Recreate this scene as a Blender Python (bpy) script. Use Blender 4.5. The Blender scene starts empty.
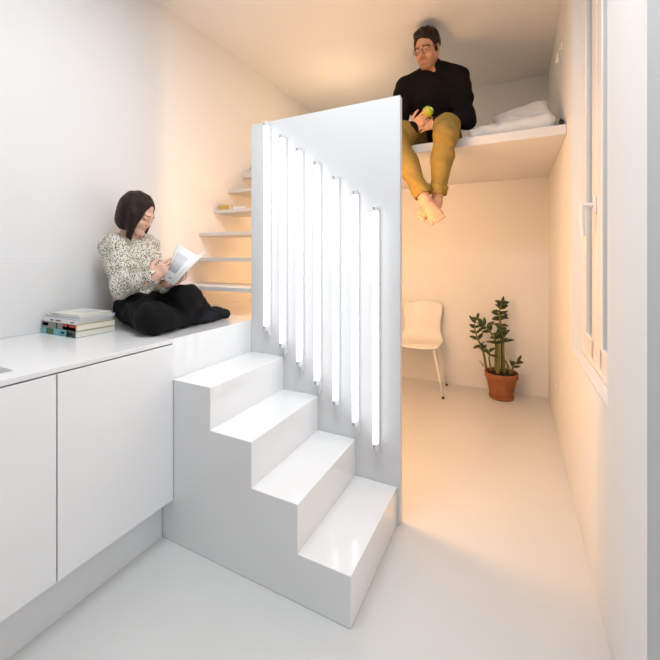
import bpy, bmesh, math, random
import numpy as np
from mathutils import Vector, Matrix
random.seed(4)
rng = np.random.default_rng(7)
S = bpy.context.scene
C = S.collection
PI = math.pi

# ------------------------------------------------------------------ materials
def srgb(r, g, b):
    def f(c):
        c /= 255.0
        return c / 12.92 if c <= .04045 else ((c + .055) / 1.055) ** 2.4
    return (f(r), f(g), f(b), 1)

def mat(name, col, rough=.5, metal=0, coat=0, bump=0, bscale=40, var=0, vscale=6, sheen=0, trans=0, ior=1.45, spec=.5, attr=None, stretch=None, sss=0):
    m = bpy.data.materials.new(name); m.use_nodes = True
    nt = m.node_tree; b = nt.nodes['Principled BSDF']
    b.inputs['Base Color'].default_value = col
    b.inputs['Roughness'].default_value = rough
    b.inputs['Metallic'].default_value = metal
    b.inputs['Coat Weight'].default_value = coat
    b.inputs['Sheen Weight'].default_value = sheen
    b.inputs['Transmission Weight'].default_value = trans
    b.inputs['IOR'].default_value = ior
    b.inputs['Specular IOR Level'].default_value = spec
    if sss:
        b.inputs['Subsurface Weight'].default_value = sss
        b.inputs['Subsurface Radius'].default_value = (.012, .005, .003)
    L = nt.links.new
    def coords(scale):
        tc = nt.nodes.new('ShaderNodeTexCoord'); mp = nt.nodes.new('ShaderNodeMapping')
        L(tc.outputs['Object'], mp.inputs['Vector'])
        mp.inputs['Scale'].default_value = tuple(scale * s for s in (stretch or (1, 1, 1)))
        return mp.outputs['Vector']
    src = None
    if attr:
        a = nt.nodes.new('ShaderNodeAttribute'); a.attribute_name = attr; src = a.outputs['Color']
    if var:
        n = nt.nodes.new('ShaderNodeTexNoise'); n.inputs['Scale'].default_value = 1; n.inputs['Detail'].default_value = 5
        L(coords(vscale), n.inputs['Vector'])
        r = nt.nodes.new('ShaderNodeMapRange'); r.inputs['From Min'].default_value = .3; r.inputs['From Max'].default_value = .7
        r.inputs['To Min'].default_value = 1 - var; r.inputs['To Max'].default_value = 1 + var
        L(n.outputs['Fac'], r.inputs['Value'])
        h = nt.nodes.new('ShaderNodeVectorMath'); h.operation = 'SCALE'
        if src is None: h.inputs[0].default_value = col[:3]
        else: L(src, h.inputs[0])
        L(r.outputs['Result'], h.inputs['Scale'])
        src = h.outputs['Vector']
    if src is not None: L(src, b.inputs['Base Color'])
    if bump:
        n = nt.nodes.new('ShaderNodeTexNoise'); n.inputs['Scale'].default_value = 1; n.inputs['Detail'].default_value = 4
        L(coords(bscale), n.inputs['Vector'])
        bp = nt.nodes.new('ShaderNodeBump'); bp.inputs['Strength'].default_value = bump; bp.inputs['Distance'].default_value = .01
        L(n.outputs['Fac'], bp.inputs['Height']); L(bp.outputs['Normal'], b.inputs['Normal'])
    return m

def emit(name, col, s):
    m = bpy.data.materials.new(name); m.use_nodes = True; nt = m.node_tree
    b = nt.nodes['Principled BSDF']; b.inputs['Base Color'].default_value = (.9, .9, .9, 1)
    b.inputs['Emission Color'].default_value = col; b.inputs['Emission Strength'].default_value = s
    return m

def blouse_mat():
    m = mat('speckled_cloth', srgb(226, 220, 206), .85, bump=.25, bscale=90, sheen=.2)
    nt = m.node_tree; L = nt.links.new; b = nt.nodes['Principled BSDF']
    tc = nt.nodes.new('ShaderNodeTexCoord')
    nz = nt.nodes.new('ShaderNodeTexNoise'); nz.inputs['Scale'].default_value = 35
    L(tc.outputs['Object'], nz.inputs['Vector'])
    mx = nt.nodes.new('ShaderNodeVectorMath'); mx.operation = 'MULTIPLY_ADD'
    mx.inputs[1].default_value = (.016,) * 3
    L(nz.outputs['Color'], mx.inputs[0]); L(tc.outputs['Object'], mx.inputs[2])
    v = nt.nodes.new('ShaderNodeTexVoronoi'); v.inputs['Scale'].default_value = 132; v.inputs['Randomness'].default_value = .75
    L(mx.outputs['Vector'], v.inputs['Vector'])
    r = nt.nodes.new('ShaderNodeMapRange'); r.inputs['From Min'].default_value = .33; r.inputs['From Max'].default_value = .46
    L(v.outputs['Distance'], r.inputs['Value'])
    k = nt.nodes.new('ShaderNodeMix'); k.data_type = 'RGBA'
    k.inputs[6].default_value = srgb(40, 36, 34); k.inputs[7].default_value = srgb(224, 218, 204)
    L(r.outputs['Result'], k.inputs[0]); L(k.outputs[2], b.inputs['Base Color'])
    return m

M = {
 'wall': mat('white_wall_paint', (.83, .83, .83, 1), .65, bump=.04, bscale=30, spec=.3),
 'ceil': mat('white_ceiling_paint', (.82, .82, .82, 1), .8, spec=.2),
 'floor': mat('poured_resin_floor', (.70, .70, .69, 1), .30, bump=.03, bscale=5, var=.025, vscale=2.2, spec=.4),
 'lacq': mat('white_satin_lacquer', (.88, .88, .88, 1), .14, spec=.5, coat=.6),
 'top': mat('white_worktop', (.85, .85, .85, 1), .16, spec=.45),
 'door': mat('white_cabinet_front', (.90, .90, .90, 1), .35, spec=.4),
 'panel': mat('white_panel_paint', (.72, .72, .72, 1), .5, spec=.3),
 'kick': mat('white_plinth', (.84, .84, .84, 1), .5),
 'inside': mat('cabinet_carcass', (.35, .35, .35, 1), .7),
 'glass': mat('window_glass', (.9, .93, .93, 1), .02, trans=1, ior=1.45),
 'pvc': mat('white_window_frame', (.82, .82, .82, 1), .3),
 'steel': mat('brushed_steel', (.6, .6, .6, 1), .35, metal=1),
 'socket': mat('lamp_end_plastic', (.78, .79, .8, 1), .3),
 'pin': mat('dark_slot', (.3, .3, .31, 1), .5),
 'backsplash': mat('backsplash_lacquer', (.82, .82, .82, 1), .3, spec=.4),
 'linen': mat('white_bed_linen', (.80, .79, .78, 1), .9, bump=.35, bscale=22, sheen=.2),
 'chair': mat('white_chair_shell', (.84, .82, .78, 1), .4),
 'leg': mat('white_powder_coat', (.84, .83, .80, 1), .35),
 'black': mat('black_plastic', (.012, .012, .012, 1), .4),
 'terra': mat('terracotta', srgb(158, 98, 60), .85, bump=.2, bscale=50, var=.18, vscale=14),
 'soil': mat('potting_soil', srgb(48, 34, 24), .95, bump=.8, bscale=80),
 'stem': mat('plant_stem', srgb(112, 112, 58), .5, var=.15, vscale=20),
 'leaf': mat('glossy_dark_leaf', srgb(52, 68, 36), .3, var=.35, vscale=18),
 'sweater': mat('black_knit', srgb(24, 20, 19), .9, bump=.3, bscale=150, spec=.15),
 'mustard': mat('mustard_cotton', srgb(148, 122, 62), .85, bump=.3, bscale=26, var=.10, vscale=20, spec=.2),
 'blacktrousers': mat('black_cotton', srgb(17, 17, 18), .85, bump=.3, bscale=40, spec=.2),
 'sock': mat('charcoal_sock', srgb(38, 38, 42), .9, bump=.3, bscale=200, spec=.15),
 'blouse': blouse_mat(),
 'hair_m': mat('brown_hair', srgb(34, 20, 13), .5, spec=.3, bump=.8, bscale=40, var=.3, vscale=40, stretch=(2, 2, .5)),
 'hair_w': mat('dark_brown_hair', srgb(36, 17, 12), .45, spec=.3, bump=.7, bscale=60, var=.4, vscale=60, stretch=(2, 2, .12)),
 'skin': mat('skin', (1, 1, 1, 1), .5, attr='tint', spec=.35),
 'apple': mat('apple_skin_and_flesh', (1, 1, 1, 1), .3, attr='tint'),
 'spectacle': mat('brown_acetate', srgb(110, 72, 40), .3),
 'paper': mat('book_pages', srgb(238, 232, 216), .8, bump=.15, bscale=300, stretch=(.02, .02, 3)),
 'cover_w': mat('white_cover', (.84, .84, .83, 1), .4),
 'page': mat('printed_page', (.86, .86, .85, 1), .6),
 'grey': mat('grey_print', srgb(204, 207, 209), .5),
 'tube': emit('cool_white_tube', (.95, .98, 1, 1), 2.0),
}
def flat(name, r, g, b, rough=.45): 
    if name not in M: M[name] = mat(name, srgb(r, g, b), rough)
    return M[name]

# ------------------------------------------------------------------ object helpers
def tag(o, label=None, cat=None, group=None, kind=None):
    if label: o['label'] = label
    if cat: o['category'] = cat
    if group: o['group'] = group
    if kind: o['kind'] = kind
    return o
def wloc(o):
    p = Vector((0, 0, 0))
    while o: p += o.location; o = o.parent
    return p
def thing(name, loc, label, cat, group=None):
    o = bpy.data.objects.new(name, None); C.objects.link(o); o.location = loc; o.empty_display_size = .1
    return tag(o, label, cat, group)
def link(name, me, m, parent=None, smooth=False):
    """me is in world coordinates; the origin goes to the base of a top-level mesh."""
    if m is not None:
        for x in (m if isinstance(m, (list, tuple)) else [m]): me.materials.append(x)
    o = bpy.data.objects.new(name, me); C.objects.link(o)
    if parent is not None:
        o.parent = parent; me.transform(Matrix.Translation(-wloc(parent)))
    else:
        co = np.empty(len(me.vertices) * 3); me.vertices.foreach_get('co', co); co = co.reshape(-1, 3)
        lo, hi = co.min(0), co.max(0); p = Vector(((lo[0] + hi[0]) / 2, (lo[1] + hi[1]) / 2, lo[2]))
        me.transform(Matrix.Translation(-p)); o.location = p
    if smooth:
        me.polygons.foreach_set('use_smooth', [True] * len(me.polygons))
    return o
def obj(name, bm, m, parent=None, smooth=False):
    me = bpy.data.meshes.new(name); bmesh.ops.recalc_face_normals(bm, faces=bm.faces); bm.to_mesh(me); bm.free()
    return link(name, me, m, parent, smooth)
def struct(name, bm, m, parent=None):
    o = obj(name, bm, m, parent)
    if parent is None: o['kind'] = 'structure'
    return o
def bx(lo, hi, bev=0, bm=None, mi=0, seg=2):
    bm = bm or bmesh.new()
    lo, hi = [min(a, b) for a, b in zip(lo, hi)], [max(a, b) for a, b in zip(lo, hi)]
    t = bmesh.new(); bmesh.ops.create_cube(t, size=1)
    for v in t.verts: v.co = Vector([l + (c + .5) * (h - l) for l, h, c in zip(lo, hi, v.co)])
    if bev: bmesh.ops.bevel(t, geom=t.edges[:], offset=bev, segments=seg, affect='EDGES', profile=.5)
    for f in t.faces: f.material_index = mi
    merge(bm, t); return bm
def merge(bm, t):
    me = bpy.data.meshes.new('tmp'); t.to_mesh(me); t.free(); bm.from_mesh(me); bpy.data.meshes.remove(me)
def tube(pts, r, seg=12, bm=None, cap=True, closed=False):
    bm = bm or bmesh.new(); pts = [Vector(p) for p in pts]; n = len(pts)
    rs = r if isinstance(r, (list, tuple)) else [r] * n
    rings = []; up = None
    for i, p in enumerate(pts):
        if closed: d = (pts[(i + 1) % n] - pts[i - 1]).normalized()
        else: d = (pts[min(i + 1, n - 1)] - pts[max(i - 1, 0)]).normalized()
        if up is None: up = d.orthogonal().normalized()
        a = (up - d * up.dot(d)).normalized(); up = a; b = d.cross(a)
        rings.append([bm.verts.new(p + (a * math.cos(2 * PI * k / seg) + b * math.sin(2 * PI * k / seg)) * rs[i]) for k in range(seg)])
    for i in range(n if closed else n - 1):
        A, B = rings[i], rings[(i + 1) % n]
        for k in range(seg): bm.faces.new((A[k], A[(k + 1) % seg], B[(k + 1) % seg], B[k]))
    if cap and not closed: bm.faces.new(rings[0][::-1]); bm.faces.new(rings[-1])
    return bm
def lathe(prof, c, seg=40, bm=None):
    bm = bm or bmesh.new(); rings = []
    for r, z in prof: rings.append([bm.verts.new((c[0] + r * math.cos(2 * PI * k / seg), c[1] + r * math.sin(2 * PI * k / seg), c[2] + z)) for k in range(seg)])
    for A, B in zip(rings, rings[1:]):
        for k in range(seg): bm.faces.new((A[k], A[(k + 1) % seg], B[(k + 1) % seg], B[k]))
    bm.faces.new(rings[0][::-1]); bm.faces.new(rings[-1]); return bm
def prism(poly, axis, a, b, bm=None):
    """poly: 2-D outline in the two other axes, extruded from a to b along axis."""
    bm = bm or bmesh.new()
    def P(p, t):
        q = list(p); q.insert(axis, t); return bm.verts.new(q)
    A = [P(p, a) for p in poly]; B = [P(p, b) for p in poly]; n = len(poly)
    bm.faces.new(A[::-1]); bm.faces.new(B)
    for i in range(n): bm.faces.new((A[i], A[(i + 1) % n], B[(i + 1) % n], B[i]))
    return bm
def soft(o, w=.002, seg=2):
    m = o.modifiers.new('edge', 'BEVEL'); m.width = w; m.segments = seg; m.limit_method = 'ANGLE'; m.angle_limit = .7
    return o
def copy_tree(o, parent=None):
    c = o.copy(); C.objects.link(c)
    if parent is not None: c.parent = parent
    for ch in list(o.children): copy_tree(ch, c)
    return c
def sub(a, b, t): return tuple(x + (y - x) * t for x, y in zip(a, b))
def spline(P, n=8):
    P = [Vector(p) for p in P]; out = []
    for i in range(len(P) - 1):
        p0, p1, p2, p3 = P[max(i - 1, 0)], P[i], P[i + 1], P[min(i + 2, len(P) - 1)]
        for k in range(n):
            t = k / n
            out.append(.5 * ((2 * p1) + (p2 - p0) * t + (2 * p0 - 5 * p1 + 4 * p2 - p3) * t * t + (3 * p1 - p0 - 3 * p2 + p3) * t ** 3))
    out.append(P[-1]); return out

# ------------------------------------------------------------------ smooth bodies: distance field -> one closed surface
class Field:
    def __init__(s, lo, hi, h):
        s.h = h; s.lo = np.array(lo, float); s.n = np.ceil((np.array(hi) - s.lo) / h).astype(int) + 1
        s.F = np.full(s.n, .5, np.float32)
    def box(s, lo, hi):
        a = np.clip(np.floor((np.array(lo) - s.lo) / s.h).astype(int), 0, s.n); b = np.clip(np.ceil((np.array(hi) - s.lo) / s.h).astype(int) + 1, 0, s.n)
        sl = tuple(slice(x, y) for x, y in zip(a, b))
        g = [(np.arange(x, y) * s.h + o).astype(np.float32).reshape([-1 if j == i else 1 for j in range(3)]) for i, (x, y, o) in enumerate(zip(a, b, s.lo))]
        return sl, g
    def put(s, sl, d, k, cut=False):
        F = s.F[sl]
        if cut:
            d = -d; h = np.maximum(k - np.abs(F - d), 0) / k if k else 0; s.F[sl] = np.maximum(F, d) + (h * h * k / 4)
        else:
            h = np.maximum(k - np.abs(F - d), 0) / k if k else 0; s.F[sl] = np.minimum(F, d) - (h * h * k / 4)
    def cone(s, a, b, ra, rb, k=.015, cut=False):
        a, b = np.array(a, float), np.array(b, float); m = max(ra, rb) + k + 3 * s.h
        sl, (X, Y, Z) = s.box(np.minimum(a, b) - m, np.maximum(a, b) + m)
        d = b - a; dd = max(d @ d, 1e-9)
        t = np.clip(((X - a[0]) * d[0] + (Y - a[1]) * d[1] + (Z - a[2]) * d[2]) / dd, 0, 1)
        q = np.sqrt((X - a[0] - t * d[0]) ** 2 + (Y - a[1] - t * d[1]) ** 2 + (Z - a[2] - t * d[2]) ** 2) - (ra + (rb - ra) * t)
        s.put(sl, q, k, cut)
    def chain(s, pts, rs, k=.015):
        for i in range(len(pts) - 1): s.cone(pts[i], pts[i + 1], rs[i], rs[i + 1], k)
    def ell(s, c, r, R=None, k=.015, cut=False):
        c = np.array(c, float); m = max(r) + k + 3 * s.h
        sl, (X, Y, Z) = s.box(c - m, c + m)
        R = np.eye(3) if R is None else np.array(R)
        x, y, z = X - c[0], Y - c[1], Z - c[2]
        q = [R[0, i] * x + R[1, i] * y + R[2, i] * z for i in range(3)]
        k0 = np.sqrt(sum((q[i] / r[i]) ** 2 for i in range(3))) + 1e-6; k1 = np.sqrt(sum((q[i] / r[i] ** 2) ** 2 for i in range(3))) + 1e-6
        s.put(sl, k0 * (k0 - 1) / k1, k, cut)
    def rbox(s, c, half, rad, R=None, k=.01, cut=False):
        c = np.array(c, float); m = float(np.linalg.norm(half)) + k + 3 * s.h
        sl, (X, Y, Z) = s.box(c - m, c + m); R = np.eye(3) if R is None else np.array(R)
        x, y, z = X - c[0], Y - c[1], Z - c[2]
        q = [np.abs(R[0, i] * x + R[1, i] * y + R[2, i] * z) - (half[i] - rad) for i in range(3)]
        d = np.sqrt(sum(np.maximum(v, 0) ** 2 for v in q)) + np.minimum(np.maximum(np.maximum(q[0], q[1]), q[2]), 0) - rad
        s.put(sl, d, k, cut)
    def plane(s, n, d0, where=None):
        """keep the side n.p > d0"""
        sl, (X, Y, Z) = s.box(s.lo, s.lo + s.n * s.h)
        d = d0 - (X * n[0] + Y * n[1] + Z * n[2])
        if where is not None: d = np.where(where(X, Y, Z), d, -1)
        s.F = np.maximum(s.F, d.astype(np.float32))
    def wrinkle(s, amp, fn):
        sl, (X, Y, Z) = s.box(s.lo, s.lo + s.n * s.h)
        i = np.nonzero(np.abs(s.F) < .03)
        x, y, z = X[i[0], 0, 0], Y[0, i[1], 0], Z[0, 0, i[2]]
        s.F[i] += amp * fn(x, y, z)
    def mesh(s, name, m, parent, tint=None):
        F = s.F; s.F[[0, -1]] = .5; s.F[:, [0, -1]] = .5; s.F[:, :, [0, -1]] = .5
        I = (F < 0); J = I.astype(np.int8); n = F.shape
        c = sum(J[a:n[0] - 1 + a, b:n[1] - 1 + b, d:n[2] - 1 + d] for a in (0, 1) for b in (0, 1) for d in (0, 1))
        act = (c > 0) & (c < 8); ix = np.array(np.nonzero(act)).T; idm = np.full(act.shape, -1, np.int32); idm[act] = np.arange(len(ix))
        pos = np.zeros((len(ix), 3)); cnt = np.zeros(len(ix))
        for ax in range(3):
            o = [q for q in range(3) if q != ax]
            for u in (0, 1):
                for v in (0, 1):
                    A = ix.copy(); A[:, o[0]] += u; A[:, o[1]] += v; B = A.copy(); B[:, ax] += 1
                    f0 = F[tuple(A.T)]; f1 = F[tuple(B.T)]; w = (f0 < 0) != (f1 < 0)
                    t = np.where(w, f0 / np.where(w, f0 - f1, 1), 0); P = A.astype(float); P[:, ax] += t
                    pos[w] += P[w]; cnt[w] += 1
        V = pos / cnt[:, None] * s.h + s.lo
        Q = []
        for ax in range(3):
            o = [q for q in range(3) if q != ax]
            a = [slice(None)] * 3; b = [slice(None)] * 3; a[ax] = slice(0, -1); b[ax] = slice(1, None)
            ch = I[tuple(a)] != I[tuple(b)]; e = np.array(np.nonzero(ch)).T
            e = e[(e[:, o[0]] > 0) & (e[:, o[1]] > 0) & (e[:, o[0]] < n[o[0]] - 1) & (e[:, o[1]] < n[o[1]] - 1)]
            ins = I[tuple(e.T)]
            ids = []
            for du, dv in ((-1, -1), (0, -1), (0, 0), (-1, 0)):
                q = e.copy(); q[:, o[0]] += du; q[:, o[1]] += dv; ids.append(idm[tuple(q.T)])
            q = np.stack(ids, 1); fl = ins if ax != 1 else ~ins
            q[~fl] = q[~fl][:, ::-1]; Q.append(q)
        Q = np.concatenate(Q); Q = Q[(Q >= 0).all(1)]
        me = bpy.data.meshes.new(name)
        me.vertices.add(len(V)); me.vertices.foreach_set('co', V.astype(np.float32).ravel())
        me.loops.add(Q.size); me.loops.foreach_set('vertex_index', Q.astype(np.int32).ravel())
        me.polygons.add(len(Q)); me.polygons.foreach_set('loop_start', np.arange(len(Q), dtype=np.int32) * 4)
        me.update(calc_edges=True); me.validate()
        if tint is not None:
            col = np.ones((len(V), 4), np.float32); col[:, :3] = tint(V)
            at = me.color_attributes.new('tint', 'FLOAT_COLOR', 'POINT'); at.data.foreach_set('color', col.ravel())
        return link(name, me, m, parent, True)

def frame(fwd, up=(0, 0, 1)):
    f = np.array(fwd, float); f /= np.linalg.norm(f); u = np.array(up, float); l = np.cross(u, f); l /= np.linalg.norm(l); u = np.cross(f, l)
    return np.stack([f, l, u], 1)       # columns: forward, left, up
def nrm(v): v = np.array(v, float); return v / np.linalg.norm(v)

def head(f, c, R, s=1.0, fem=False):
    P = lambda *p: np.array(c) + R @ (np.array(p) * s)
    E = lambda p, r, k=.02, cut=False: f.ell(P(*p), [x * s for x in r], R, k * s, cut)
    K = lambda a, b, ra, rb, k=.012, cut=False: f.cone(P(*a), P(*b), ra * s, rb * s, k * s, cut)
    E((-.012, 0, .035), (.094, .074, .085)); E((.03, 0, -.03), (.062, .058, .082))
    j = .050 if fem else .056
    for q in (-1, 1):
        K((.0, q * j, -.05), (.062, q * .02, -.098), .016, .015, .03)
        E((.062, q * .036, -.036), (.024, .022, .022), .02)
    E((.073, 0, -.1), (.02, .021 if fem else .025, .018), .025)
    K((.084, -.028, .018), (.084, .028, .018), .0115, .0115, .015)
    for q in (-1, 1):
        E((.099, q * .031, -.002), (.016, .018, .011), .012, True)
        E((.0805, q * .031, -.002), (.0125, .0135, .0125), .004)
        K((.0895, q * .018, .0085), (.083, q * .045, .006), .004, .004, .008)
    K((.092, 0, .01), (.106 if fem else .111, 0, -.027), .007, .0075 if fem else .0092, .012)
    for q in (-1, 1): E((.1, q * .011, -.033), (.009, .007, .006), .006)
    K((.0865, -.016, -.0605), (.0865, .016, -.0605), .0045, .0045, .006); E((.091, 0, -.060), (.0055, .011, .0045), .006)
    K((.0855, -.014, -.071), (.0855, .014, -.071), .0052, .0052, .006)
    for q in (-1, 1):
        E((-.006, q * .077, -.008), (.017, .008, .031), .008); E((.0, q * .084, -.006), (.008, .005, .016), .004, True)
    return P

def head_tint(V, c, R, s, base, lip, brow=None, beard=None, eyes=True, iris=(.12, .07, .04), bt=.0045):
    q = (V - np.array(c)) @ R / s; x, y, z = q.T; col = np.tile(np.array(base, float), (len(V), 1))
    def mixin(w, k): 
        w = np.clip(w, 0, 1)[:, None]; col[:] = col * (1 - w) + np.array(k) * w
    hd = (np.linalg.norm(q, axis=1) < .17)
    if beard is not None:
        w = hd * (x > .01) * np.clip((-.03 - z - .25 * (.09 - x)) / .03, 0, 1) * .5
        w = np.where((np.abs(y) < .028) & (z < -.04) & (z > -.058) & (x > .07), .75, w)
        w = np.where((np.abs(y) < .02) & (z < -.079) & (x > .06) & hd, .7, w); mixin(w, beard)
    mixin(np.clip((1.15 - np.sqrt((y / .0195) ** 2 + ((z + .0655) / .0095) ** 2)) * 6, 0, 1) * hd * (x > .07) * .8, lip)
    mixin((hd & (x > .06) & (np.abs(z + .028) < .02) & (np.abs(np.abs(y) - .038) < .02)) * .25, np.array(base) * np.array((1.03, .86, .83)))
    if brow is not None:
        mixin((hd & (x > .06) & (np.abs(np.abs(y) - .032) < .019) & (np.abs(z - .019 + .12 * (np.abs(y) - .03)) < bt)).astype(float), brow)
    if eyes:
        ey = hd & (x > .075) & (np.abs(np.abs(y) - .031) < .0115) & (np.abs(z + .003) < .0045)
        mixin(ey.astype(float), (.45, .40, .36)); mixin((hd & (x > .075) & (((np.abs(y) - .031) ** 2 + (z + .003) ** 2) < .0048 ** 2)).astype(float), iris)
    elif brow is not None:
        mixin((hd & (x > .075) & (np.abs(np.abs(y) - .031) < .013) & (np.abs(z + .0075) < .002)).astype(float), brow)
    return col

def hand(f, wrist, fwd, normal, thumb, s=1.0, curl=(20, 25, 20), spread=.06, thumb_curl=.3, curls=None, fore=None):
    """wrist point, finger direction, palm-facing normal, thumb side sign; five separate fingers."""
    w = np.array(wrist, float); F = nrm(fwd); N = np.array(normal, float); N = nrm(N - F * (N @ F)); T = np.cross(F, N) * thumb
    kn = w + F * .088 * s
    R = np.stack([F, T, N], 1)
    f.rbox(w + F * .05 * s, (.046 * s, .036 * s, .0125 * s), .011 * s, R, .012)
    f.cone(w - F * .02 * s, w + F * .03 * s, .025 * s, .022 * s, .02)
    f.ell(w + F * .035 * s + T * .024 * s + N * .008 * s, (.032 * s, .016 * s, .015 * s), R, .012)
    tips = []
    for i, (off, ln) in enumerate(zip((.0275, .0095, -.0095, -.0265), (.070, .078, .072, .056))):
        p = kn + T * off * s - F * (.004 if i in (0, 3) else 0) * s
        a = 0; d0 = nrm(F + T * off * spread * 30 * .1)
        cs = curls[i] if curls else curl
        r = (.0085, .0085, .008, .0072)[i] * s
        q = p - d0 * .02 * s
        f.cone(q, p, r * 1.05, r * 1.05, .005)
        for j, (fr, cc) in enumerate(zip((.46, .3, .26), cs)):
            a += math.radians(cc); d = d0 * math.cos(a) + N * math.sin(a)
            e = p + d * ln * fr * s; f.cone(p, e, r * (1 - .08 * j), r * (.93 - .08 * j), .003); p = e
        tips.append(p)
    b = w + F * .022 * s + T * .026 * s + N * .004 * s
    d = nrm(F * .65 + T * .7 + N * thumb_curl); e = b + d * .038 * s; f.cone(b, e, .0125 * s, .0105 * s, .006)
    d = nrm(F * .85 + T * .3 + N * thumb_curl * 1.4); g = e + d * .03 * s; f.cone(e, g, .0102 * s, .009 * s, .004)
    d = nrm(F * .95 + T * .1 + N * thumb_curl * 1.5); h = g + d * .024 * s; f.cone(g, h, .009 * s, .0075 * s, .003)
    return tips, h

# ------------------------------------------------------------------ the room
XL, XR, YB, YN, ZCE = -2.03, .27, 3.78, -3.4, 2.874
XW = .34                                   # outer window plane
struct('floor', bx((XL - .2, YN - .2, -.12), (XR + .3, YB + .2, 0)), M['floor'])
struct('wall_left', bx((XL - .2, YN - .2, 0.0005), (XL, YB + .2, ZCE + .1)), M['wall'])
struct('wall_back', bx((XL, YB, .0005), (XR + .3, YB + .2, ZCE + .1)), M['wall'])
struct('wall_front', bx((XL, YN - .2, .0005), (XR + .3, YN, ZCE + .1)), M['wall'])
struct('ceiling', bx((XL, 1.60, ZCE), (XR, YB, ZCE + .1), bm=bx((XL, YN, ZCE - .028), (XR, 1.60, ZCE + .1))), M['ceil'])
# right wall with two tall openings
W1, W2, ZS, ZH = (1.475, 2.294), (.25, 1.072), .752, 2.66
b = bmesh.new()
XO = XR + .30
for y0, y1, z0, z1 in ((W1[1], YB, 0, ZCE), (W1[0], W1[1], 0, ZS), (W1[0], W1[1], ZH, ZCE), (W2[1], W1[0], 0, ZCE), (W2[0], W2[1], ZH, ZCE), (YN, W2[0], 0, ZCE)):
    bx((XR, y0, z0 + .0005), (XO, y1, z1 + .1 if z1 == ZCE else z1), bm=b)
struct('wall_right', b, M['wall'])

def casement(name, y0, y1, z0, z1, hz):
    """fixed frame, two sashes that meet in the middle, two panes and a lever handle on the meeting stile"""
    xf = XR + .042; w = struct(name, bx((xf, y0 + .001, z0 + .001), (xf + .07, y0 + .045, z1 - .001), .004), M['pvc'])
    me = w.data
    g = bmesh.new(); x0, x1 = xf, xf + .07
    bx((x0, y0 + .001, z0 + .001), (x1, y0 + .045, z1 - .001), .004, g); bx((x0, y1 - .045, z0 + .001), (x1, y1 - .001, z1 - .001), .004, g)
    bx((x0, y0 + .04, z0 + .001), (x1, y1 - .04, z0 + .045), .004, g); bx((x0, y0 + .04, z1 - .045), (x1, y1 - .04, z1 - .001), .004, g)
    bmesh.ops.translate(g, verts=g.verts, vec=-w.location); g.to_mesh(me); g.free()
    ym = (y0 + y1) / 2
    for a, c in ((y0 + .046, ym - .001), (ym + .001, y1 - .046)):
        s_ = bmesh.new(); sx0, sx1 = xf - .004, xf + .05; k = .085
        ka, kc = (.10 if a > ym else k), (.10 if c < ym else k)
        bx((sx0, a, z0 + .046), (sx1, a + ka, z1 - .046), .006, s_); bx((sx0, c - kc, z0 + .046), (sx1, c, z1 - .046), .006, s_)
        bx((sx0, a + k - .01, z0 + .046), (sx1, c - k + .01, z0 + .046 + k), .006, s_); bx((sx0, a + k - .01, z1 - .046 - k), (sx1, c - k + .01, z1 - .046), .006, s_)
        so = obj('sash', s_, M['pvc'], w)
        obj('pane', bx((xf + .014, a + k - .005, z0 + .046 + k - .005), (xf + .019, c - k + .005, z1 - .046 - k + .005)), M['glass'], so)
    h = bx((xf - .014, ym - .016, hz - .035), (xf - .0045, ym + .016, hz + .035), .004)
    tube([(xf - .012, ym, hz), (xf - .05, ym, hz)], .009, 12, h)
    tube(spline([(xf - .05, ym, hz + .006), (xf - .054, ym, hz - .03), (xf - .05, ym, hz - .13)], 5), .0095, 10, h)
    obj('handle', h, M['pvc'], w)
    return w
casement('window_1', W1[0], W1[1], ZS, ZH, 1.47)
casement('window_2', W2[0], W2[1], 0.001, ZH, 1.1)
sill = struct('trim_1', bx((XR + .0005, W1[0] + .001, ZS + .0005), (XR + .041, W1[1] - .001, ZS + .012), .004), M['pvc'])

# ------------------------------------------------------------------ loft, panel, stairs, platform
tag(obj('sleeping_loft', bx((XL + .001, 2.51, 1.962), (XR - .001, YB - .001, 2.02), .003), M['panel']),
    'white sleeping loft slab built across the back of the room', 'loft')
tag(obj('partition_panel', bx((-1.343, 1.671, .001), (-.475, 1.706, 2.003), .002), M['panel']),
    'tall white partition panel carrying the light tubes beside the stairs', 'panel')
rs, xs = .178, (-.49, -.699, -.908, -1.121, -1.342)
poly = [(xs[0], .001)]
for i in range(4): poly += [(xs[i], rs * (i + 1)), (xs[i + 1], rs * (i + 1))]
poly += [(-1.405, rs * 4 - .0)] ; poly[-1] = (-1.342, .30); poly += [(-1.405, .186), (-1.405, .001)]
poly = [p for i, p in enumerate(poly) if i == 0 or p != poly[i - 1]]
st = obj('staircase', prism(poly, 1, 1.131, 1.670), M['lacq']); soft(st, .002)
tag(st, 'white lacquered block of four steps rising to the worktop', 'stairs')
bp = obj('platform_block', bx((XL + .001, 1.132, .001), (-1.4055, 3.0, .60), bm=bx((XL + .001, 1.132, .60), (-1.344, 3.0, .89))), M['lacq'])
tag(bp, 'white raised platform at the head of the stair block, woman sitting on it', 'platform')

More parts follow.
